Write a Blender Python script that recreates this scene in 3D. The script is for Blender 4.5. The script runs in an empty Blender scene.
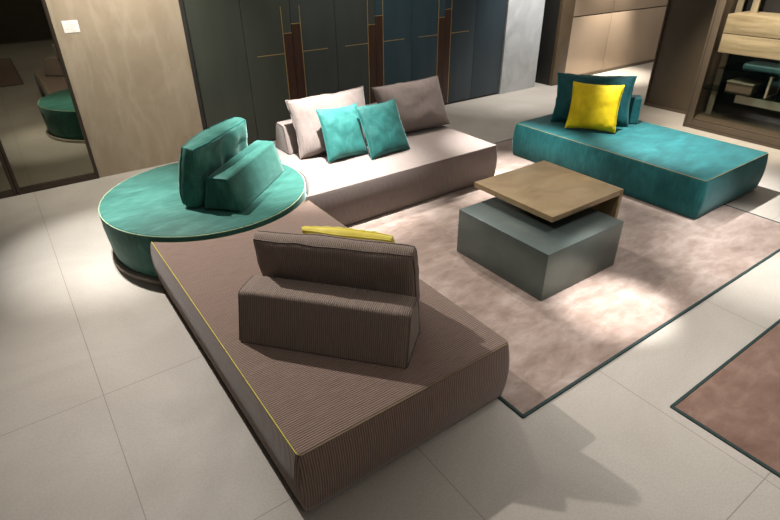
import bpy, bmesh, math, random
from mathutils import Vector, Matrix, noise
sc = bpy.context.scene
COL = sc.collection
PI = math.pi
random.seed(4)

# ------------------------------------------------------------------ materials
def mat(name):
    m = bpy.data.materials.new(name); m.use_nodes = True
    nt = m.node_tree; b = nt.nodes['Principled BSDF']
    return m, nt, b
def N(nt, t, **kw):
    n = nt.nodes.new(t)
    for k, v in kw.items(): setattr(n, k, v)
    return n
def ramp(nt, fac, stops):
    r = N(nt, 'ShaderNodeValToRGB'); e = r.color_ramp.elements
    while len(e) < len(stops): e.new(.5)
    for i, (p, c) in enumerate(stops): e[i].position = p; e[i].color = (*c, 1)
    nt.links.new(fac, r.inputs[0]); return r.outputs[0]
def noise_tex(nt, vec, scale, detail=4, rough=.55, dist=0.0):
    n = N(nt, 'ShaderNodeTexNoise'); n.inputs['Scale'].default_value = scale
    n.inputs['Detail'].default_value = detail; n.inputs['Roughness'].default_value = rough
    n.inputs['Distortion'].default_value = dist
    if vec is not None: nt.links.new(vec, n.inputs['Vector'])
    return n.outputs['Fac']
def mapping(nt, src, scale=(1, 1, 1), rot=(0, 0, 0)):
    m = N(nt, 'ShaderNodeMapping'); m.inputs['Scale'].default_value = scale; m.inputs['Rotation'].default_value = rot
    nt.links.new(src, m.inputs['Vector']); return m.outputs[0]
def coord(nt, which='Object'):
    return N(nt, 'ShaderNodeTexCoord').outputs[which]
def bump(nt, b, h, strength, dist):
    n = N(nt, 'ShaderNodeBump'); n.inputs['Strength'].default_value = strength; n.inputs['Distance'].default_value = dist
    nt.links.new(h, n.inputs['Height']); nt.links.new(n.outputs[0], b.inputs['Normal'])
def mixc(nt, f, a, b, mode='MIX'):
    m = N(nt, 'ShaderNodeMix', data_type='RGBA', blend_type=mode)
    for i, v in ((0, f), (6, a), (7, b)):
        if hasattr(v, 'links'): nt.links.new(v, m.inputs[i])
        elif i == 0: m.inputs[0].default_value = v
        else: m.inputs[i].default_value = (*v, 1)
    return m.outputs[2]
def math_(nt, op, a, b=0.0):
    m = N(nt, 'ShaderNodeMath', operation=op)
    for i, v in ((0, a), (1, b)):
        if hasattr(v, 'links'): nt.links.new(v, m.inputs[i])
        else: m.inputs[i].default_value = v
    return m.outputs[0]

def plain(name, c, rough=.5, metal=0, var=.12, scale=6, coat=0):
    m, nt, b = mat(name)
    f = noise_tex(nt, coord(nt), scale)
    lo = tuple(x*(1-var) for x in c); hi = tuple(min(1, x*(1+var)) for x in c)
    nt.links.new(ramp(nt, f, [(.3, lo), (.7, hi)]), b.inputs['Base Color'])
    b.inputs['Roughness'].default_value = rough; b.inputs['Metallic'].default_value = metal
    b.inputs['Coat Weight'].default_value = coat
    return m

def rib_fabric(name, dark, light, pitch, depth=.0025, contrast=1.0):
    """corduroy-like striped weave; stripes follow U of the box UVs (metres)"""
    m, nt, b = mat(name)
    uv = N(nt, 'ShaderNodeUVMap').outputs[0]
    sep = N(nt, 'ShaderNodeSeparateXYZ'); nt.links.new(uv, sep.inputs[0])
    wob = noise_tex(nt, mapping(nt, uv, (6, 2, 1)), 5, 2)
    u = math_(nt, 'ADD', sep.outputs[0], math_(nt, 'MULTIPLY', wob, .004))
    s = math_(nt, 'SINE', math_(nt, 'MULTIPLY', u, 2*PI/pitch))
    s01 = math_(nt, 'ADD', math_(nt, 'MULTIPLY', s, .5), .5)
    streak = noise_tex(nt, mapping(nt, uv, (150, 9, 1)), 1, 5, .7)
    fine = noise_tex(nt, mapping(nt, uv, (1, 1, 1)), 180, 2, .6)
    f = math_(nt, 'ADD', math_(nt, 'MULTIPLY', s01, .45*contrast), math_(nt, 'ADD', math_(nt, 'MULTIPLY', streak, .55), math_(nt, 'MULTIPLY', fine, .25)))
    nt.links.new(ramp(nt, f, [(.28, dark), (.95, light)]), b.inputs['Base Color'])
    b.inputs['Roughness'].default_value = .85
    b.inputs['Sheen Weight'].default_value = .25; b.inputs['Sheen Roughness'].default_value = .5
    b.inputs['Specular IOR Level'].default_value = .2
    bump(nt, b, s01, .6, depth)
    return m

def velvet(name, dark, mid, light, scale=3.0, sheen=.35, tint=(.75, 1, .95)):
    m, nt, b = mat(name)
    co = coord(nt)
    big = noise_tex(nt, mapping(nt, co, (1, 1.8, 1.3), (0, 0, .6)), scale, 3, .5, .8)
    brush = noise_tex(nt, mapping(nt, co, (2, 9, 2), (0, 0, .9)), scale*1.6, 4, .6, .4)
    f = math_(nt, 'ADD', math_(nt, 'MULTIPLY', big, .6), math_(nt, 'MULTIPLY', brush, .4))
    nt.links.new(ramp(nt, f, [(.34, dark), (.5, mid), (.66, light)]), b.inputs['Base Color'])
    b.inputs['Roughness'].default_value = .62
    b.inputs['Specular IOR Level'].default_value = .25
    b.inputs['Sheen Weight'].default_value = sheen; b.inputs['Sheen Roughness'].default_value = .38
    b.inputs['Sheen Tint'].default_value = (*tint, 1)
    bump(nt, b, noise_tex(nt, co, 260, 2), .15, .001)
    return m

M = {}
M['brown'] = rib_fabric('ribbed brown fabric', (.066, .039, .028), (.32, .225, .182), .0115, .002, .95)
M['brown_wide'] = rib_fabric('wide ribbed brown fabric', (.105, .075, .058), (.37, .285, .235), .0100, .0028, .7)
M['taupe'] = rib_fabric('fine striped taupe fabric', (.10, .074, .062), (.35, .295, .27), .008, .001, .6)
M['piping_lime'] = plain('lime piping', (.48, .42, .05), .6)
M['piping_olive'] = plain('olive piping', (.28, .22, .09), .6)
M['piping_umber'] = plain('olive umber piping', (.17, .13, .05), .7)
M['piping_brown'] = plain('brown piping', (.12, .085, .07), .7)
M['piping_pale'] = plain('pale green piping', (.30, .42, .26), .6)
M['piping_teal'] = plain('teal piping', (.01, .16, .15), .6)
M['green'] = velvet('sea green velvet', (.014, .080, .063), (.024, .120, .096), (.050, .182, .150), tint=(.75, 1, .92))
M['teal'] = velvet('teal velvet', (.003, .058, .061), (.005, .084, .087), (.012, .125, .128), tint=(.6, .95, 1))
M['teal_cushion'] = velvet('turquoise velvet', (.012, .092, .083), (.022, .135, .120), (.045, .19, .17), 5)
M['teal_cushion_shaded'] = velvet('shaded turquoise velvet', (.005, .052, .047), (.010, .080, .072), (.020, .12, .108), 5, .3, (.6, .95, .9))  # same turquoise velvet, darkened in colour for its shaded angle
M['teal_night'] = velvet('night teal wool', (.002, .016, .018), (.003, .024, .027), (.005, .035, .038), 5, .1)
M['teal_dark'] = velvet('deep teal velvet', (.003, .050, .056), (.005, .072, .080), (.010, .105, .115), 5, .35)
M['yellow'] = velvet('yellow velvet', (.66, .47, .006), (.75, .56, .008), (.84, .65, .02), 5, .15, (1, .95, .5))
M['yellow_pale'] = velvet('pale yellow velvet', (.66, .54, .07), (.74, .62, .10), (.82, .71, .17), 5, .3, (1, .95, .6))
M['plinth'] = plain('taupe plinth', (.34, .29, .24), .5)
M['plinth_dark'] = plain('dark plinth', (.02, .018, .016), .6)
M['bronze'] = plain('dark bronze frame', (.045, .033, .024), .4, .5)
M['gold'] = plain('brushed gold inlay', (.46, .33, .14), .35, .6)
M['cab_brown'] = plain('brown lacquer', (.080, .060, .038), .45, .1, .06)
M['cab_frame'] = plain('brown cabinet frame', (.105, .080, .056), .4, .3, .08)
M['black'] = plain('black interior', (.012, .012, .013), .5)
M['post'] = plain('walnut brown post', (.085, .058, .032), .45)
M['post_shaded'] = plain('shaded post side', (.010, .009, .007), .6)  # side of the brown post, its shade put into the colour
M['alu'] = plain('champagne metal', (.42, .37, .28), .3, .5)
M['panel_line'] = plain('bronze groove', (.09, .06, .04), .5, .3)
M['skirting'] = plain('brown skirting', (.10, .075, .05), .5)
M['paper'] = plain('white paper', (.78, .74, .70), .7, 0, .02)
M['ink'] = plain('grey print', (.45, .42, .40), .7)
M['rug_border'] = plain('dark green rug binding', (.010, .028, .026), .8, 0, .3, 60)
M['drawer_inner'] = plain('off white drawer', (.50, .48, .40), .5)

def door_mat(name, c):
    m, nt, b = mat(name)
    f = noise_tex(nt, mapping(nt, coord(nt), (3, 3, .6)), 2, 3)
    nt.links.new(ramp(nt, f, [(.3, tuple(x*.9 for x in c)), (.7, tuple(x*1.1 for x in c))]), b.inputs['Base Color'])
    b.inputs['Roughness'].default_value = .38; b.inputs['Specular IOR Level'].default_value = .35
    return m
M['door_olive'] = door_mat('olive grey door tone', (.042, .048, .038))
M['door_grey'] = door_mat('slate grey door tone', (.038, .045, .042))
M['door_blue'] = door_mat('petrol blue door tone', (.024, .048, .062))
M['door_navy'] = door_mat('petrol grey door tone', (.024, .036, .044))

def wood(name, a, c, scale, along, rough=.45):
    m, nt, b = mat(name)
    s = [14, 14, 14]; s[along] = 1.0
    f = noise_tex(nt, mapping(nt, coord(nt), tuple(s)), scale, 6, .65, .6)
    nt.links.new(ramp(nt, f, [(.3, a), (.7, c)]), b.inputs['Base Color'])
    b.inputs['Roughness'].default_value = rough
    bump(nt, b, f, .15, .002)
    return m
M['walnut'] = wood('dark walnut', (.020, .009, .006), (.055, .026, .017), 2.2, 2, .35)
M['oak'] = wood('olive oak', (.17, .135, .08), (.34, .285, .185), 1.6, 1, .5)

def table_brass():
    m, nt, b = mat('brushed antique brass')
    f = noise_tex(nt, mapping(nt, coord(nt), (1, 1.6, 1), (0, 0, .3)), 3.5, 6, .6, .8)
    g = noise_tex(nt, mapping(nt, coord(nt), (3, 60, 3)), 4, 3)
    h = math_(nt, 'ADD', math_(nt, 'MULTIPLY', f, .8), math_(nt, 'MULTIPLY', g, .2))
    nt.links.new(ramp(nt, h, [(.3, (.21, .145, .075)), (.7, (.34, .25, .14))]), b.inputs['Base Color'])
    b.inputs['Metallic'].default_value = .45; b.inputs['Roughness'].default_value = .42
    return m
M['brass'] = table_brass()
def table_base():
    m, nt, b = mat('grey green metallic lacquer')
    f = noise_tex(nt, coord(nt), 4, 5, .6)
    nt.links.new(ramp(nt, f, [(.3, (.110, .140, .132)), (.7, (.145, .180, .170))]), b.inputs['Base Color'])
    b.inputs['Metallic'].default_value = .75; b.inputs['Roughness'].default_value = .36
    return m
M['base'] = table_base()

def floor_mat():
    m, nt, b = mat('large beige porcelain tiles')
    co = coord(nt)
    sep = N(nt, 'ShaderNodeSeparateXYZ'); nt.links.new(co, sep.inputs[0])
    def line(ax, off, T=1.165, w=.0019):
        a = math_(nt, 'DIVIDE', math_(nt, 'SUBTRACT', sep.outputs[ax], off), T)
        fr = math_(nt, 'ABSOLUTE', math_(nt, 'SUBTRACT', math_(nt, 'FRACT', math_(nt, 'ADD', a, .5)), .5))
        return math_(nt, 'LESS_THAN', fr, w/T)
    g = math_(nt, 'MAXIMUM', line(0, -.06), math_(nt, 'MULTIPLY', line(1, 2.63), math_(nt, 'LESS_THAN', sep.outputs[1], 3.2)))
    f = noise_tex(nt, mapping(nt, co, (1, 1, 1), (0, 0, .5)), 1.1, 7, .6, 1.2)
    base = ramp(nt, f, [(.3, (.300, .272, .234)), (.7, (.385, .352, .308))])
    fine = noise_tex(nt, co, 90, 2)
    base = mixc(nt, .12, base, ramp(nt, fine, [(.4, (.25, .22, .19)), (.6, (.5, .46, .4))]))
    nt.links.new(mixc(nt, g, base, (.19, .168, .14)), b.inputs['Base Color'])
    nt.links.new(ramp(nt, noise_tex(nt, co, 2.5, 4), [(.3, (.56,)*3), (.7, (.64,)*3)]), b.inputs['Roughness'])
    b.inputs['Specular IOR Level'].default_value = .5
    inv = math_(nt, 'SUBTRACT', 1.0, g)
    bump(nt, b, inv, .3, .002)
    return m
M['floor'] = floor_mat()

def rug_mat(name, a, c, d):
    m, nt, b = mat(name)
    co = coord(nt)
    f1 = noise_tex(nt, mapping(nt, co, (1, 1.3, 1), (0, 0, .7)), 1.7, 7, .62, .7)
    f2 = noise_tex(nt, mapping(nt, co, (1, 2.2, 1), (0, 0, -.5)), 6, 5, .62, .4)
    f = math_(nt, 'ADD', math_(nt, 'MULTIPLY', f1, .6), math_(nt, 'MULTIPLY', f2, .4))
    nt.links.new(ramp(nt, f, [(.34, a), (.5, c), (.66, d)]), b.inputs['Base Color'])
    b.inputs['Roughness'].default_value = .9; b.inputs['Specular IOR Level'].default_value = .1
    b.inputs['Sheen Weight'].default_value = .3; b.inputs['Sheen Roughness'].default_value = .4
    bump(nt, b, noise_tex(nt, co, 300, 2), .4, .003)
    return m
M['rug'] = rug_mat('dusty rose viscose', (.160, .114, .092), (.262, .200, .168), (.385, .318, .278))
M['rug_dark'] = rug_mat('rust rose viscose', (.120, .070, .052), (.170, .105, .080), (.24, .16, .125))

def stone_mat(name, a, c, vein, vs=1.0, vmix=.5):
    m, nt, b = mat(name)
    co = coord(nt)
    f = noise_tex(nt, mapping(nt, co, (1, 1, .6), (0, .4, 0)), 2.6, 8, .6, 1.3)
    base = ramp(nt, f, [(.3, a), (.7, c)])
    v = noise_tex(nt, mapping(nt, co, (1.5*vs, 1, .28*vs), (0, .12, 0)), 1.5, 6, .6, .5)
    ridge = math_(nt, 'ABSOLUTE', math_(nt, 'SUBTRACT', v, .5))
    vm = ramp(nt, ridge, [(0, (vmix,)*3), (.045, (0,)*3)])
    nt.links.new(mixc(nt, vm, base, vein), b.inputs['Base Color'])
    b.inputs['Roughness'].default_value = .55
    return m
M['stone'] = stone_mat('beige veined stone', (.265, .212, .148), (.335, .272, .195), (.42, .36, .28), 1.0, .3)
M['concrete'] = stone_mat('grey concrete slab', (.30, .31, .31), (.46, .47, .47), (.40, .40, .40), .6, .25)
M['panel'] = plain('satin beige panel', (.42, .325, .235), .3, .25, .04, 2)
M['wall'] = plain('dark brown showroom wall', (.07, .055, .042), .7)
M['ceil'] = plain('dark ceiling', (.06, .055, .05), .8)

def mirror_mat():
    m, nt, b = mat('smoked mirror glass')
    f = noise_tex(nt, coord(nt), .8, 2)
    nt.links.new(ramp(nt, f, [(.3, (.21, .20, .155)), (.7, (.235, .225, .175))]), b.inputs['Base Color'])
    b.inputs['Metallic'].default_value = 1; b.inputs['Roughness'].default_value = .025
    return m
M['mirror'] = mirror_mat()
def glass_mat(name, tint, rough=0.0):
    m, nt, b = mat(name)
    tr = N(nt, 'ShaderNodeBsdfTransparent'); tr.inputs[0].default_value = (*tint, 1)
    gl = N(nt, 'ShaderNodeBsdfGlossy'); gl.inputs['Roughness'].default_value = .02
    ge = N(nt, 'ShaderNodeNewGeometry'); dt = N(nt, 'ShaderNodeVectorMath', operation='DOT_PRODUCT')
    nt.links.new(ge.outputs['Normal'], dt.inputs[0]); nt.links.new(ge.outputs['Incoming'], dt.inputs[1])
    k = math_(nt, 'POWER', math_(nt, 'SUBTRACT', 1.0, math_(nt, 'ABSOLUTE', dt.outputs['Value'])), 5.0)
    fr = math_(nt, 'ADD', math_(nt, 'MULTIPLY', k, .9), .03)
    mx = N(nt, 'ShaderNodeMixShader'); nt.links.new(fr, mx.inputs[0])
    nt.links.new(tr.outputs[0], mx.inputs[1]); nt.links.new(gl.outputs[0], mx.inputs[2])
    nt.links.new(mx.outputs[0], nt.nodes['Material Output'].inputs[0])
    return m
M['glass'] = glass_mat('tinted cabinet glass', (.96, .95, .93))
M['shelf_glass'] = glass_mat('glass shelf', (.55, .62, .60))

# ------------------------------------------------------------------ mesh helpers
def box_uv(me, ribs_top='y'):
    uvl = me.uv_layers.new(name='UVMap')
    for p in me.polygons:
        n = p.normal
        for li in p.loop_indices:
            v = me.vertices[me.loops[li].vertex_index].co
            if abs(n.z) > .62: uv = (v.y, v.x) if ribs_top == 'y' else (v.x, v.y)
            else:
                if abs(n.x) > abs(n.y): uv = (v.y, v.z)
                else: uv = (v.x, v.z)
            uvl.data[li].uv = uv
def finish(name, bm, m, parent=None, smooth=35, ribs='y', loc=None, flat=False):
    bmesh.ops.recalc_face_normals(bm, faces=bm.faces[:])
    me = bpy.data.meshes.new(name); bm.to_mesh(me); bm.free()
    box_uv(me, ribs)
    me.materials.append(M[m] if isinstance(m, str) else m)
    if not flat:
        for p in me.polygons: p.use_smooth = True
        me.set_sharp_from_angle(angle=math.radians(smooth))
    o = bpy.data.objects.new(name, me); COL.objects.link(o)
    if parent is not None: o.parent = parent
    if loc: o.location = loc
    return o
def thing(name, label, cat, loc=(0, 0, 0), rz=0, group=None):
    o = bpy.data.objects.new(name, None); COL.objects.link(o); o.empty_display_size = .1
    o.location = loc; o.rotation_euler = (0, 0, rz); o['label'] = label; o['category'] = cat
    if group: o['group'] = group
    return o
def tag(o, label, cat, group=None):
    o['label'] = label; o['category'] = cat
    if group: o['group'] = group
    return o
def add_box(bm, x0, x1, y0, y1, z0, z1, bev=0, seg=2):
    r = bmesh.ops.create_cube(bm, size=1)
    vs = r['verts']
    for v in vs: v.co = Vector(((x0+x1)/2+v.co.x*(x1-x0), (y0+y1)/2+v.co.y*(y1-y0), (z0+z1)/2+v.co.z*(z1-z0)))
    if bev:
        es = list({e for v in vs for e in v.link_edges})
        bmesh.ops.bevel(bm, geom=es, offset=bev, segments=seg, profile=.6, affect='EDGES')
def box(name, m, x0, x1, y0, y1, z0, z1, parent=None, bev=.003, seg=2):
    bm = bmesh.new(); add_box(bm, x0, x1, y0, y1, z0, z1, bev, seg)
    return finish(name, bm, m, parent)
def struct(name, m, *a, **k):
    o = box(name, m, *a, **k); o['kind'] = 'structure'; return o
def signed_area(P):
    return .5*sum(P[i][0]*P[(i+1) % len(P)][1]-P[(i+1) % len(P)][0]*P[i][1] for i in range(len(P)))
def inset_poly(P, d):
    n = len(P); out = []
    for i in range(n):
        a, b, c = Vector(P[i-1]), Vector(P[i]), Vector(P[(i+1) % n])
        e1 = (b-a).normalized(); e2 = (c-b).normalized()
        n1 = Vector((-e1.y, e1.x)); n2 = Vector((-e2.y, e2.x))
        t = n1+n2
        if t.length < 1e-6: t = n1
        t.normalize(); k = d/max(.35, t.dot(n1))
        out.append((b.x+t.x*k, b.y+t.y*k))
    return out
def round_corners(P, radii, seg=8):
    """P ccw; radii per vertex (0 = keep)"""
    out = []; n = len(P)
    for i in range(n):
        r = radii[i] if isinstance(radii, (list, tuple)) else radii
        b = Vector(P[i])
        if r <= 0: out.append(tuple(b)); continue
        a = Vector(P[i-1]); c = Vector(P[(i+1) % n])
        u = (a-b).normalized(); w = (c-b).normalized()
        p0 = b+u*r; p1 = b+w*r
        for k in range(seg+1):
            t = k/seg
            out.append(tuple(p0*(1-t)**2+b*2*t*(1-t)+p1*t*t))
    return out
def resample(P, step):
    out = []
    for i in range(len(P)):
        a = Vector(P[i]); b = Vector(P[(i+1) % len(P)]); k = max(1, int(round((b-a).length/step)))
        for j in range(k): out.append(tuple(a.lerp(b, j/k)))
    return out
def loft(bm, P, profile):
    """profile: list of (inset, z)"""
    if signed_area(P) < 0: P = P[::-1]
    rings = []
    for d, z in profile:
        Q = inset_poly(P, d) if d else P
        rings.append([bm.verts.new((x, y, z)) for x, y in Q])
    n = len(P)
    for a, b in zip(rings, rings[1:]):
        for i in range(n): bm.faces.new((a[i], a[(i+1) % n], b[(i+1) % n], b[i]))
    bm.faces.new(rings[0][::-1]); bm.faces.new(rings[-1])
    return rings
def tube_loop(bm, pts, r, closed=True, seg=6):
    pts = [Vector(p) for p in pts]; n = len(pts); rings = []
    for i, p in enumerate(pts):
        a = pts[i-1] if (closed or i) else p; c = pts[(i+1) % n] if (closed or i < n-1) else p
        t = (c-a).normalized(); up = Vector((0, 0, 1))
        if abs(t.z) > .9: up = Vector((1, 0, 0))
        s = t.cross(up).normalized(); u = s.cross(t).normalized()
        rings.append([bm.verts.new(p+s*math.cos(k*2*PI/seg)*r+u*math.sin(k*2*PI/seg)*r) for k in range(seg)])
    for i in range(n if closed else n-1):
        A, B = rings[i], rings[(i+1) % n]
        for k in range(seg): bm.faces.new((A[k], A[(k+1) % seg], B[(k+1) % seg], B[k]))
    if not closed: bm.faces.new(rings[0][::-1]); bm.faces.new(rings[-1])

# ------------------------------------------------------------------ the setting
BY = 6.05                                    # plane of the back wall
struct('floor', 'floor', -3.2, 12.6, -5, 7.2, -.1, 0, bev=0)
struct('ceiling', 'ceil', -3.2, 12.6, -5, 7.2, 3.25, 3.35, bev=0)
struct('wall_front', 'wall', -3.2, 12.6, -5.1, -5, 0, 3.25, bev=0)
struct('wall_left', 'wall', -3.3, -3.2, -5, 7.2, 0, 3.25, bev=0)
struct('wall_right', 'wall', 12.6, 12.7, -5, 7.2, 0, 3.25, bev=0)
struct('wall_back', 'stone', .545, 1.70, BY, BY+.12, .0, 3.25, bev=.002)
struct('wall_concrete', 'concrete', 6.42, 7.225, BY-.02, BY+.6, 0, 3.25, bev=.003)
struct('wall_corridor', 'wall', -3.2, 12.6, 7.1, 7.2, 0, 3.25, bev=0)
# bronze framed sliding mirrors, left
def mirror_door(i, x0, x1):
    o = bpy.data.objects.new('door_%d' % i, None); COL.objects.link(o); o.location = (x0, BY, 0); o['kind'] = 'structure'
    o['label'] = 'smoked mirror sliding door in dark bronze frame'
    w = x1-x0
    box('mirror_pane', 'mirror', .028, w-.028, .008, .02, .055, 3.2, o, bev=0)
    bm = bmesh.new()
    add_box(bm, 0, .03, -.012, .03, 0, 3.25, .003); add_box(bm, w-.03, w, -.012, .03, 0, 3.25, .003)
    add_box(bm, .03, w-.03, -.012, .03, 0, .06, .003)
    finish('door_frame', bm, 'bronze', o)
    return o
mirror_door(1, -.193, .543)
mirror_door(2, -.935, -.197)
mirror_door(3, -1.68, -.94)
struct('trim_1', 'plinth_dark', 1.70, 1.745, BY+.01, BY+.1, 0, 3.25, bev=.002)
# doorway post and panelled wall to the right of the concrete slab
struct('trim_2', 'post_shaded', 7.50, 7.56, 5.97, 6.7, 0, 3.25, bev=.002)
struct('trim_3', 'post', 7.505, 7.80, 5.90, 5.968, 0, 3.25, bev=.004)
wp = bpy.data.objects.new('wall_panelled', None); COL.objects.link(wp); wp['kind'] = 'structure'; wp.location = (7.8, BY, 0)
for (a, b) in ((0, 1.255), (1.262, 4.6)):
    for (z0, z1) in ((.05, 1.0), (1.018, 3.25)):
        box('wall_panel', 'panel', a, b, .0, .04, z0, z1, wp, bev=.002)
box('panel_groove', 'panel_line', 0, 4.6, .02, .05, .05, 3.25, wp, bev=0)
struct('baseboard_back', 'skirting', 7.8, 12.4, BY-.012, BY+.04, 0, .048, bev=.002)

# small paper notice on the stone wall
nt_ = thing('paper_notice', 'small white printed card fixed to the beige stone wall', 'sign', (.685, BY-.002, 1.455))
box('card', 'paper', -.066, .066, -.002, .001, -.052, .052, nt_, bev=.0005)
bm = bmesh.new()
for k, (a, b) in enumerate(((-.035, .03), (-.048, .045), (-.03, .05), (-.045, .02), (-.01, .04))):
    add_box(bm, a, b, -.0028, -.0019, .036-k*.018-.003, .036-k*.018+.001)
o = finish('printed_lines', bm, 'ink', nt_)

# ------------------------------------------------------------------ wardrobe with gold inlays
WX = 1.745
wd = thing('wardrobe', 'long dark petrol wardrobe wall with gold line inlays and walnut strips', 'wardrobe', (WX, BY, 0))
box('carcass', 'plinth_dark', 0, 6.41-WX, .022, .5, 0, 3.2, wd, bev=0)
edges = [1.75, 2.33, 2.91, 3.49, 4.07, 4.65, 5.22, 5.80, 6.40]
fin = ['door_olive', 'door_olive', 'door_grey', 'door_grey', 'door_blue', 'door_blue', 'door_navy', 'door_navy']  # doors toned in pairs, olive grey at left to petrol at right
for i in range(8):
    a, b = edges[i]-WX, edges[i+1]-WX
    g = .0025
    d = box('door', fin[i], a+g, b-g, 0, .02, .03, 3.18, wd, bev=.0015)
    d['label'] = {'door_olive': 'olive grey door', 'door_grey': 'slate grey door', 'door_blue': 'petrol blue door', 'door_navy': 'dark petrol door'}[fin[i]]
    bm = bmesh.new()
    if i in (1, 3, 5):                       # left leaf of a pair: centre joint is b
        s0 = b-.112
        add_box(bm, s0-.006, s0+.003, -.0035, .001, .03, 1.492)
        add_box(bm, s0+.003, b-g, -.0035, .001, 1.207, 1.214)
        add_box(bm, s0-.345, s0-.006, -.0035, .001, .992, 1.000)
        finish('gold_inlay', bm, 'gold', d)
        box('walnut_strip', 'walnut', s0+.003, b-g, -.002, .001, .03, 1.207, d, bev=0)
    if i in (2, 4, 6):
        s1 = a+.115
        add_box(bm, s1-.003, s1+.006, -.0035, .001, .03, 1.492)
        add_box(bm, a-.004, s1-.003, -.0035, .001, 1.302, 1.309)
        add_box(bm, s1+.006, s1+.345, -.0035, .001, .992, 1.000)
        finish('gold_inlay', bm, 'gold', d)
        box('walnut_strip', 'walnut', a+g, s1-.003, -.002, .001, .03, 1.302, d, bev=0)

# ------------------------------------------------------------------ brown cabinet side and glass cabinet (right)
tall = thing('tall_cabinet', 'plain dark brown tall cabinet standing behind the teal daybed', 'cabinet', (7.65, 3.45, 0))
box('body', 'cab_brown', 0.002, .62, 0, .845, .03, 2.9, tall, bev=.003)
bm = bmesh.new()
add_box(bm, -.02, .002, .825, .845, 0, 2.9, .002); add_box(bm, -.02, .002, 0, .825, 0, .035, .002)
finish('frame', bm, 'cab_frame', tall)

GX = 7.08
gc = thing('glass_cabinet', 'bronze framed glass display cabinet at the right edge', 'cabinet', (GX, 3.395, 0))
L = 2.2
bm = bmesh.new()
add_box(bm, .03, .62, -L, -.02, 0, .10, .003); finish('base_panel', bm, 'cab_frame', gc)
box('back_panel', 'black', .60, .63, -L, 0, .10, 2.9, gc, bev=0)
box('side_panel', 'cab_frame', .03, .60, -.02, 0, 0.0, 2.9, gc, bev=.002)
box('side_panel', 'cab_frame', .03, .60, -L-.02, -L, 0.0, 2.9, gc, bev=.002)
box('inner_floor', 'cab_brown', .03, .60, -L, -.021, .101, .115, gc, bev=0)
gd = box('door_frame', 'cab_frame', 0, .026, -.105, 0, 0, 2.9, gc, bev=.005)
gd['label'] = 'bronze stile with a fine dark reveal'
bm = bmesh.new(); add_box(bm, 0, .026, -L, -.106, 0, .105, .005); add_box(bm, 0, .026, -L, -L+.1, .105, 2.9, .005)
finish('bottom_rail', bm, 'cab_frame', gc)
box('reveal', 'plinth_dark', -.001, .002, -.032, -.025, 0, 2.9, gc, bev=0)
box('reveal', 'plinth_dark', -.001, .002, -L, -.04, .035, .041, gc, bev=0)
box('glass_pane', 'glass', .010, .016, -L+.1, -.106, .105, 2.9, gc, bev=0)
box('glass_shelf', 'shelf_glass', .10, .59, -L, -.03, .478, .488, gc, bev=0)
# wood drawers
for k, (z0, z1) in enumerate(((.925, 1.132), (1.141, 1.345))):
    box('drawer', 'oak', .07, .56, -L+.05, -.14, z0, z1, gc, bev=.003).__setitem__('label', 'olive oak drawer front')
for yy in (-.13, -.02-.5*0 - .90):
    pass
def post(y0, y1, x0, x1, z0, z1):
    box('upright', 'alu', x0, x1, y0, y1, z0, z1, gc, bev=.002)
post(-.125, -.055, .40, .425, .115, 2.8)
post(-.30, -.225, .40, .425, 1.345, 2.8)
post(-L+.4, -L+.5, .40, .425, .115, 2.8)
box('low_drawer', 'drawer_inner', .30, .56, -L+.02, -.40, .34, .44, gc, bev=.003)
# things on the shelf
bx_ = thing('display_box', 'small bronze topped box on the glass shelf of the cabinet', 'box', (GX+.34, 2.94, .489))
box('body', 'cab_frame', -.16, .16, -.15, .15, .0, .10, bx_, bev=.003)
box('lid', 'alu', -.165, .165, -.155, .155, .101, .118, bx_, bev=.003)
bx2 = thing('picture_frame', 'upright bronze picture frame standing on the cabinet shelf by the photo edge', 'picture frame', (GX+.3, 2.62, .489))
bm = bmesh.new(); add_box(bm, -.15, .15, -.012, .012, 0, .02, .002); add_box(bm, -.15, .15, -.012, .012, .22, .24, .002)
add_box(bm, -.15, -.13, -.012, .012, .02, .22, .002); add_box(bm, .13, .15, -.012, .012, .02, .22, .002)
finish('frame', bm, 'alu', bx2)
box('panel', 'cab_brown', -.13, .13, -.006, .006, .02, .22, bx2, bev=0)
tt = box('folded_throw', 'teal_night', GX+.12, GX+.385, 1.5, 2.95, .76, .84, bev=.03, seg=4)
tag(tt, 'dark teal folded throw lying under the oak drawers in the glass cabinet', 'throw')
box('throw_shelf', 'shelf_glass', .08, .59, -L, -.2, .745, .755, gc, bev=0)

# ------------------------------------------------------------------ rugs
def rug(name, label, x0, x1, y0, y1, m, border=.018):
    t = thing(name, label, 'rug', ((x0+x1)/2, (y0+y1)/2, 0), 0, 'rose rugs with dark edges')
    w, d = (x1-x0)/2, (y1-y0)/2
    box('pile', m, -w+border, w-border, -d+border, d-border, .0005, .010, t, bev=.003)
    bm = bmesh.new()
    P = round_corners([(-w, -d), (w, -d), (w, d), (-w, d)], .01, 3)
    rings = []
    prof = [(0, .0005), (0, .009), (.003, .0115), (border-.003, .0115), (border-.0005, .009), (border-.0005, .0005)]
    for dd, z in prof: rings.append([bm.verts.new((x, y, z)) for x, y in inset_poly(P, dd)])
    n = len(P)
    for a, b in zip(rings, rings[1:]+rings[:1]):
        for i in range(n): bm.faces.new((a[i], a[(i+1) % n], b[(i+1) % n], b[i]))
    finish('binding', bm, 'rug_border', t)['label'] = 'dark green edge binding'
    return t
rug('rug', 'large dusty rose rug with dark green edge under the coffee table', 1.652, 5.065, 1.18, 4.35, 'rug')
rug('rug', 'brown rose rug with dark edge cut off at the lower right corner', 2.33, 5.4, -2.2, .79, 'rug_dark')
rug('rug', 'rug seen only as a reflection in the smoked mirror door', -2.3, .33, -2.6, .5, 'rug_dark')

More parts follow.
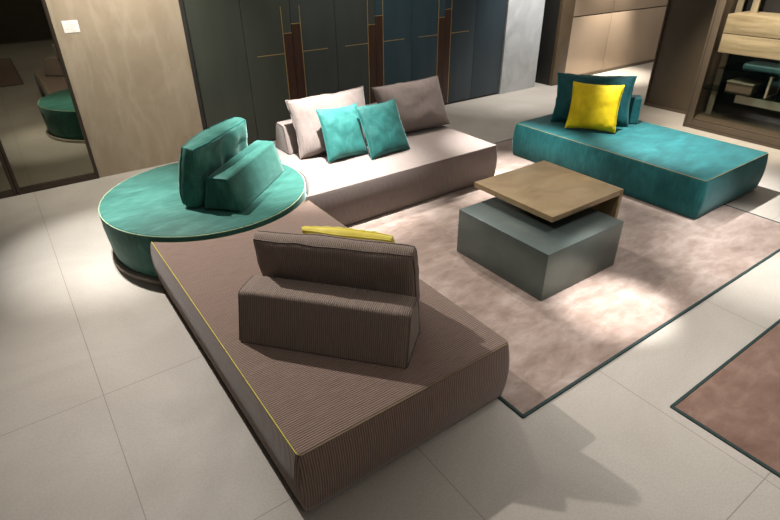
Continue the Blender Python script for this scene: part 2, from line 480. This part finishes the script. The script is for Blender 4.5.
# ------------------------------------------------------------------ upholstered modules
ZS = .375                                    # seat height
OC = (1.085, 4.095); OR = .790; OZ = .402      # round ottoman
FEET = .014
def bulge_profile(z0, z1, b=.032, er=.018):
    h = z1-z0; pr = [(.016, z0), (.004, z0+.010)]
    for k in range(1, 8):
        t = k/8
        pr.append((.002-b*math.sin(PI*t)*.55, z0+.012+(h-.012-er)*t))
    pr += [(.003, z1-er), (.005, z1-er*.5), (.010, z1-er*.15), (.019, z1)]
    return pr
def seat_top(bm, rings, z1, P, crown=.008):
    pass
def module(name, label, P, radii, m, pipe, origin, piping_at=(.008, ZS-.004), feet=.014):
    t = thing(name, label, 'sofa', (*origin, 0), 0, 'sofa modules' if name == 'sofa_module' else None)
    Q = [(x-origin[0], y-origin[1]) for x, y in P]
    if signed_area(Q) < 0: Q = Q[::-1]; radii = radii[::-1] if isinstance(radii, list) else radii
    Q = round_corners(Q, radii, 6); Q = resample(Q, .12)
    bm = bmesh.new(); loft(bm, Q, bulge_profile(feet, ZS))
    finish('seat_block', bm, m, t, smooth=60)
    bm = bmesh.new(); loft(bm, inset_poly(Q, .026 if origin[0] > 2 else .058), [(0, .0120 if origin[0] > 2 else .0005), (0, FEET+.01)]); finish('plinth', bm, 'plinth_dark', t)
    loop = [(x, y, piping_at[1]) for x, y in inset_poly(Q, piping_at[0])]
    if pipe == 'piping_lime':
        bm = bmesh.new(); tube_loop(bm, loop, .0022); finish('piping', bm, 'piping_umber', t)
        lf = [p for p in loop if p[0] < min(q[0] for q in loop)+.006]
        lf.sort(key=lambda p: p[1])
        bm = bmesh.new(); tube_loop(bm, [(x, y, z+.0008) for x, y, z in lf], .0030, closed=False)
        finish('piping', bm, pipe, t)['label'] = 'bright lime piping along the outer edge'
    else:
        bm = bmesh.new(); tube_loop(bm, loop, .0026); finish('piping', bm, pipe, t)
    return t
NR = OR+.022
def arc(x0, x1, side):
    """arc of the ottoman clearance circle, from x0 to x1, lower side"""
    a0 = math.atan2(-math.sqrt(NR**2-(x0-OC[0])**2), x0-OC[0]); a1 = math.atan2(-math.sqrt(NR**2-(x1-OC[0])**2), x1-OC[0])
    return [(OC[0]+NR*math.cos(a0+(a1-a0)*k/30), OC[1]+NR*math.sin(a0+(a1-a0)*k/30)) for k in range(31)]
XL, XR, YF = .496, 1.688, 1.345
YE = 3.500
A = arc(OC[0]+math.sqrt(NR**2-(YE-OC[1])**2), XL, 0)
P = [(XL, YF), (XR, YF), (XR, YE)] + A
rad = [.035, .035, .012] + [0]*31
module('sofa_module', 'brown ribbed backless sofa module with lime piping, nearest the camera', P, rad, 'brown', 'piping_lime', ((XL+XR)/2, 2.4), feet=.0125)
# back module
YB0, YB1, XB1 = 3.532, 4.82, 3.80
a0 = math.atan2(YB0-OC[1], math.sqrt(NR**2-(YB0-OC[1])**2)); a1 = math.acos((1.69-OC[0])/NR)
B = [(OC[0]+NR*math.cos(a1+(a0-a1)*k/30), OC[1]+NR*math.sin(a1+(a0-a1)*k/30)) for k in range(31)]
P = [(XB1, YB0), (XB1, YB1), (1.69, YB1)] + B
module('sofa_module', 'taupe striped sofa module against the wardrobe, carrying pillows and cushions', P, [.03, .03, .02]+[0]*31, 'taupe', 'piping_brown', (2.75, 4.15))
# teal daybed
module('daybed', 'teal velvet daybed module with olive piping on the right', [(4.512, 1.84), (5.67, 1.85), (5.66, 3.95), (4.485, 3.95)], .03, 'teal', 'piping_olive', (5.07, 2.9))

# round ottoman
ot = thing('round_ottoman', 'large round sea green velvet ottoman in the corner between the sofa modules', 'ottoman', (*OC, 0))
circ = lambda r, n=96: [(r*math.cos(2*PI*k/n), r*math.sin(2*PI*k/n)) for k in range(n)]
bm = bmesh.new()
prof = [(.050, .032), (.036, .034), (.028, .045), (.016, .10), (.008, .18), (0, .28), (0, .34), (.001, .39), (.003, OZ-.018), (.007, OZ-.006), (.016, OZ)]
loft(bm, circ(OR), prof); finish('seat_block', bm, 'green', ot, smooth=60)
bm = bmesh.new(); loft(bm, [(x-.006, y-.008) for x, y in circ(OR)], [(0, .0005), (0, .030), (.003, .034)]); finish('plinth', bm, 'plinth', ot)
bm = bmesh.new(); tube_loop(bm, [(x, y, OZ-.008) for x, y in circ(OR-.004)], .0035); finish('piping', bm, 'piping_pale', ot)

# ------------------------------------------------------------------ back bolsters (trapezoid wedges)
def bolster(label, x, y, z, yaw, Ln, m, pipe, Db=.306, Dt=.165, h=.262, ribs='y'):
    t = thing('back_bolster', label, 'bolster', (x, y, z), yaw, 'wedge back bolsters on the seats')
    bm = bmesh.new()
    nx = 14; 
    P = round_corners([(-Db/2, 0), (Db/2, 0), (Dt/2, h), (-Dt/2, h)], [.012, .012, .022, .022], 4)
    n = len(P); cols = []
    st = [(-Ln/2, .022), (-Ln/2+.004, .008), (-Ln/2+.014, .001)] + [(-Ln/2+.014+(Ln-.028)*k/nx, 0) for k in range(1, nx)] + [(Ln/2-.014, .001), (Ln/2-.004, .008), (Ln/2, .022)]
    for X, ins in st:
        Q = inset_poly(P, ins) if ins else P
        w = .004*(1-(2*X/Ln)**2)
        cols.append([bm.verts.new((X, q[0]*(1+w*2), max(.0008, q[1])+(w if q[1] > h*.5 else 0))) for q in Q])
    for a, b in zip(cols, cols[1:]):
        for i in range(n): bm.faces.new((a[i], a[(i+1) % n], b[(i+1) % n], b[i]))
    bm.faces.new(cols[0][::-1]); bm.faces.new(cols[-1])
    finish('cover', bm, m, t, smooth=50, ribs='x')
    for s in (-1, 1):
        bm = bmesh.new()
        Q = inset_poly(P, .006)
        tube_loop(bm, [(s*(Ln/2-.004), q[0], max(.004, q[1])) for q in Q], .0025)
        finish('seam', bm, pipe, t)
    return t
bolster('brown ribbed wedge bolster on the front sofa module, back towards the camera', .979, 1.925, ZS+.001, -.866, .872, 'brown_wide', 'piping_brown')
ko = .968
bolster('sea green velvet wedge bolster standing on the round ottoman', 1.362, 3.918, OZ+.001, .748, .862, 'green', 'piping_teal')
bolster('taupe wedge bolster behind the pale pillow on the rear sofa module', 2.45, 4.655, ZS+.001, 0, .87, 'taupe', 'piping_brown')
bolster('taupe wedge bolster behind the brown pillow, right of its twin', 3.36, 4.665, ZS+.001, 0, .87, 'taupe', 'piping_brown')
bolster('dark teal velvet wedge bolster behind the teal pillow on the daybed', 5.338, 3.531, ZS+.001, -.893, .856, 'teal_dark', 'piping_teal')

# ------------------------------------------------------------------ pillows
def pillow(name, label, x, y, z, yaw, tilt, W, Hh, T, m, pipe, seed, gusset=.0, roll=0, crump=.012, ear=.07, group=None, cat='cushion'):
    """X width, Z height from 0, +Y back; tilt leans the top back"""
    ex = Vector((math.cos(yaw), math.sin(yaw), 0)); n0 = Vector((-math.sin(yaw), math.cos(yaw), 0)); zz = Vector((0, 0, 1))
    up = zz*math.cos(tilt)+n0*math.sin(tilt)
    e2 = ex*math.cos(roll)+up*math.sin(roll); u2 = -ex*math.sin(roll)+up*math.cos(roll)
    n2 = u2.cross(e2)
    Mx = Matrix((e2, n2, u2)).transposed().to_4x4(); Mx.translation = Vector((x, y, z))
    t = bpy.data.objects.new(name, None); COL.objects.link(t); t.matrix_world = Mx; t.empty_display_size = .1
    tag(t, label, cat, 'large back pillows' if name == 'back_pillow' else 'square cushions')
    nu, nv = 34, 26
    rnd = Vector((seed*3.7, seed*1.3, seed*5.1))
    def edge(u, v):
        # outline pulled in along the sides so the corners stand out
        if gusset > .04:
            c = 1-.016*abs(u*v)**4
            return u*W/2*(1+.008*(1-v*v))*c, v*Hh/2*(1+.012*(1-u*u))*c
        X = u*W/2*(1-ear*(1-v*v)*abs(u)**2); Z = v*Hh/2*(1-ear*(1-u*u)*abs(v)**2)
        return X, Z
    def pt(u, v, s):
        X, Z = edge(u, v)
        prof = max(0, (1-abs(u)**3.2))**.45*max(0, (1-abs(v)**3.2))**.45
        sag = 1+.10*(-v)                     # fuller low down
        y_ = (T-gusset)/2*prof*sag
        c = Vector((X, s*.3, Z))
        w = noise.noise(c*7+rnd)*crump*prof + noise.noise(c*19+rnd)*crump*.35*prof
        rim = max(abs(u), abs(v))**6                     # radial gathers near the seams
        w += crump*.35*math.sin((X+Z)*95+seed)*rim*prof*1.2
        wob = noise.noise(Vector((X*3, 2, Z*3))+rnd)*.012
        zc = Z+noise.noise(Vector((X*5, 9, seed)))*.006*abs(v)
        gh = gusset/2*(1-.28*abs(u*v)**3)*(1+.25*noise.noise(Vector((X*9, 4, Z*9))+rnd))
        return Vector((X, s*(gh+y_+w)+wob, zc+Hh/2))
    bm = bmesh.new(); G = {}
    for s in (-1, 1):
        for i in range(nu+1):
            for j in range(nv+1):
                u = -math.cos(PI*i/nu)*.35+(-1+2*i/nu)*.65; v = -math.cos(PI*j/nv)*.35+(-1+2*j/nv)*.65
                bd = i in (0, nu) or j in (0, nv)
                if s == 1 and bd and gusset == 0: G[s, i, j] = G[-1, i, j]; continue
                G[s, i, j] = bm.verts.new(pt(u, v, s))
    for s in (-1, 1):
        for i in range(nu):
            for j in range(nv):
                q = (G[s, i, j], G[s, i+1, j], G[s, i+1, j+1], G[s, i, j+1])
                bm.faces.new(q if s == -1 else q[::-1])
    rim = [(i, 0) for i in range(nu)]+[(nu, j) for j in range(nv)]+[(i, nv) for i in range(nu, 0, -1)]+[(0, j) for j in range(nv, 0, -1)]
    loops = [[G[-1, i, j].co.copy() for i, j in rim]]
    if gusset:
        loops.append([G[1, i, j].co.copy() for i, j in rim])
        mid = []
        for i, j in rim:
            a, b = G[-1, i, j].co, G[1, i, j].co
            c = (a+b)/2; o_ = Vector((c.x, 0, c.z-Hh/2)); 
            o_ = o_.normalized() if o_.length else o_
            mid.append(bm.verts.new(c+o_*(.012+noise.noise(c*16+rnd)*.006)))
        k = len(rim)
        for a in range(k):
            b = (a+1) % k
            bm.faces.new((G[-1, rim[a][0], rim[a][1]], mid[a], mid[b], G[-1, rim[b][0], rim[b][1]]))
            bm.faces.new((mid[a], G[1, rim[a][0], rim[a][1]], G[1, rim[b][0], rim[b][1]], mid[b]))
    # rest on the seat: nothing below local z 0 in world terms
    finish('cover', bm, m, t, smooth=75, ribs='x')
    bm = bmesh.new()
    for lp in loops: tube_loop(bm, lp, .0034)
    finish('piping', bm, pipe, t)
    return t
Z2 = ZS+.006
pillow('back_pillow', 'large pale taupe pillow leaning at the left of the rear sofa module', 2.443, 4.305, Z2+.014, -.073, .33, .79, .525, .20, 'taupe', 'piping_brown', 1, .03, .031, cat='pillow')
pillow('back_pillow', 'large brown taupe pillow leaning at the right of the rear sofa module', 3.425, 4.318, Z2+.014, -.083, .48, .80, .515, .21, 'taupe', 'piping_brown', 2, .03, .029, cat='pillow')
pillow('square_cushion', 'turquoise square cushion leaning on the pale pillow, left of two', 2.419, 4.075, Z2+.006, .045, .40, .44, .47, .12, 'teal_cushion', 'piping_teal', 3, roll=-.026)
pillow('square_cushion', 'turquoise square cushion painted as if in shade, in front, right of two on the sofa', 2.80, 3.935, Z2, .08, .47, .47, .49, .12, 'teal_cushion_shaded', 'piping_teal', 4)
pillow('back_pillow', 'large teal velvet pillow on the daybed behind the yellow cushion', 5.079, 3.426, Z2, -.893, .342, .79, .51, .16, 'teal_dark', 'piping_teal', 5, .02, cat='pillow')
pillow('square_cushion', 'bright yellow square cushion on the teal daybed', 4.865, 3.26, Z2+.01, -1.0, .343, .50, .47, .11, 'yellow', 'yellow', 6)
pillow('back_pillow', 'brown ribbed pillow leaning on the bolster of the front sofa module', 1.168, 2.098, ZS+.016, -.85+PI, .258, .82, .468, .18, 'brown_wide', 'piping_brown', 7, .075, cat='pillow')
pillow('square_cushion', 'pale yellow cushion mostly hidden behind the brown ribbed pillow', 1.325, 2.219, Z2+.012, -.85+PI, .30, .49, .425, .14, 'yellow_pale', 'yellow_pale', 8, .045, crump=.02)
pillow('back_pillow', 'sea green velvet pillow leaning on the bolster of the round ottoman', 1.158, 4.058, OZ+.022, .69+PI, .18, .77, .462, .22, 'green', 'piping_teal', 9, .12, crump=.020, cat='pillow')

# ------------------------------------------------------------------ coffee table: low block with an L shaped top
ct = thing('coffee_table', 'low two tone coffee table, grey green block under brass L shaped top', 'coffee table', (2.94, 2.26, 0))
bm = bmesh.new(); add_box(bm, -.426, .380, -.448, .402, .014, .374, .0025); finish('block', bm, 'base', ct)
bm = bmesh.new(); add_box(bm, -.414, .368, -.436, .392, .0120, .0136); finish('plinth', bm, 'plinth_dark', ct)
bm = bmesh.new()
x0, x1, y0, y1 = 2.757-2.94, 3.558-2.94, 2.003-2.26, 2.768-2.26
add_box(bm, x0, x1-.036, y0, y1, .455, .496, .0015)
finish('brass_top', bm, 'brass', ct)
bm = bmesh.new(); add_box(bm, x1-.036, x1, y0, y1, .0120, .496, .0015)
finish('side_leg', bm, 'brass', ct)

# ------------------------------------------------------------------ camera
f = 532.75
yaw, pitch, roll = .613442, .538352, -.0104651
fw = Vector((math.sin(yaw)*math.cos(pitch), math.cos(yaw)*math.cos(pitch), -math.sin(pitch)))
r_ = fw.cross(Vector((0, 0, 1))).normalized(); u_ = r_.cross(fw)
r2 = r_*math.cos(roll)+u_*math.sin(roll); u2 = -r_*math.sin(roll)+u_*math.cos(roll)
cam = bpy.data.cameras.new('camera'); co = bpy.data.objects.new('camera', cam); COL.objects.link(co)
Mx = Matrix((r2, u2, -fw)).transposed().to_4x4(); Mx.translation = Vector((0, 0, 2.1)); co.matrix_world = Mx
cam.sensor_width = 36; cam.sensor_fit = 'HORIZONTAL'; cam.lens = f/780*36; cam.clip_start = .05
sc.camera = co

# ------------------------------------------------------------------ light
def spot(x, y, z, tx, ty, power, ang, blend=.5, col=(1, .90, .78), rad=.03, tz=0):
    l = bpy.data.lights.new('spot', 'SPOT'); l.energy = power; l.spot_size = math.radians(ang); l.spot_blend = blend
    l.color = col; l.shadow_soft_size = rad
    o = bpy.data.objects.new('ceiling_and_fill_spot', l); COL.objects.link(o); o.location = (x, y, z)
    o.rotation_euler = (Vector((tx, ty, tz))-Vector((x, y, z))).to_track_quat('-Z', 'Y').to_euler()
W1 = (1, .94, .88); W2 = (1, .98, .96)
spot(.42, 4.65, 3.0, 1.2, 2.5, 520, 84, .8, W1, .03)         # key over the left of the sofa group
spot(.34, 4.8, 3.1, .32, 4.40, 800, 36, 1, W2, .04)
spot(2.9, 1.50, 3.15, 2.87, 1.51, 1500, 17, 1, W2, .04)      # pool on the rug
spot(4.4, 1.15, 3.15, 4.45, 1.15, 900, 38, 1, W2, .04)
spot(2.05, 3.70, 3.15, 2.15, 4.15, 1900, 44, 1, W2, .04)      # rear sofa left end
spot(3.9, 4.3, 3.15, 4.0, 3.4, 1800, 32, 1, W2, .04)
spot(4.75, 3.3, 3.15, 5.35, 2.35, 1800, 38, 1, W2, .04)       # daybed
spot(3.3, 4.9, 3.15, 3.0, 3.0, 350, 60, .9, W1, .04)
spot(3.0, 1.3, 3.15, 3.0, 1.6, 170, 64, 1, W2, .04)
spot(9.05, 5.75, 3.1, 8.9, 6.05, 1500, 46, 1, (1, .91, .80), .04, .3)
spot(1.1, 4.9, 3.1, 1.1, 6.05, 380, 80, .9, (1, .94, .84), .04, .8)
spot(6.8, 4.9, 3.1, 6.9, 6.0, 480, 70, .9, W2, .04, .4)
spot(3.6, 4.4, 3.1, 3.9, 6.0, 130, 110, .9, (1, .92, .84), .05, .7)
spot(5.9, 2.9, 3.1, 7.3, 2.7, 900, 55, .9, (1, .90, .76), .04, .7)  # added fill to brighten the glass cabinet, no known lamp
spot(2.4, .1, 3.15, 2.6, .0, 200, 75, 1, W2, .04)
def area(x, y, z, sx, sy, power, col=(1, .93, .86)):  # added soft fill from above, not real ceiling panels
    l = bpy.data.lights.new('area', 'AREA'); l.shape = 'RECTANGLE'; l.size = sx; l.size_y = sy; l.energy = power; l.color = col
    o = bpy.data.objects.new('overhead_fill', l); COL.objects.link(o); o.location = (x, y, z)
area(2.5, 3.0, 3.2, 5, 5, 45)
area(1.5, -2.5, 3.2, 4, 3, 50)
area(9, 3.5, 3.2, 4, 4, 120)
l = bpy.data.lights.new('area', 'AREA'); l.shape = 'RECTANGLE'; l.size = .04; l.size_y = 1.6; l.energy = 2.6; l.color = (1, .88, .7)
o = bpy.data.objects.new('cabinet_fill', l); COL.objects.link(o); o.location = (GX+.06, 2.3, .915)  # added strip under the drawers, brightens the dark cabinet interior
w = bpy.data.worlds.new('world'); sc.world = w; w.use_nodes = True
w.node_tree.nodes['Background'].inputs[0].default_value = (.5, .47, .44, 1); w.node_tree.nodes['Background'].inputs[1].default_value = .05
vs = sc.view_settings; vs.view_transform = 'Standard'; vs.look = 'None'; vs.gamma = 1; vs.use_curve_mapping = False; vs.exposure = .12
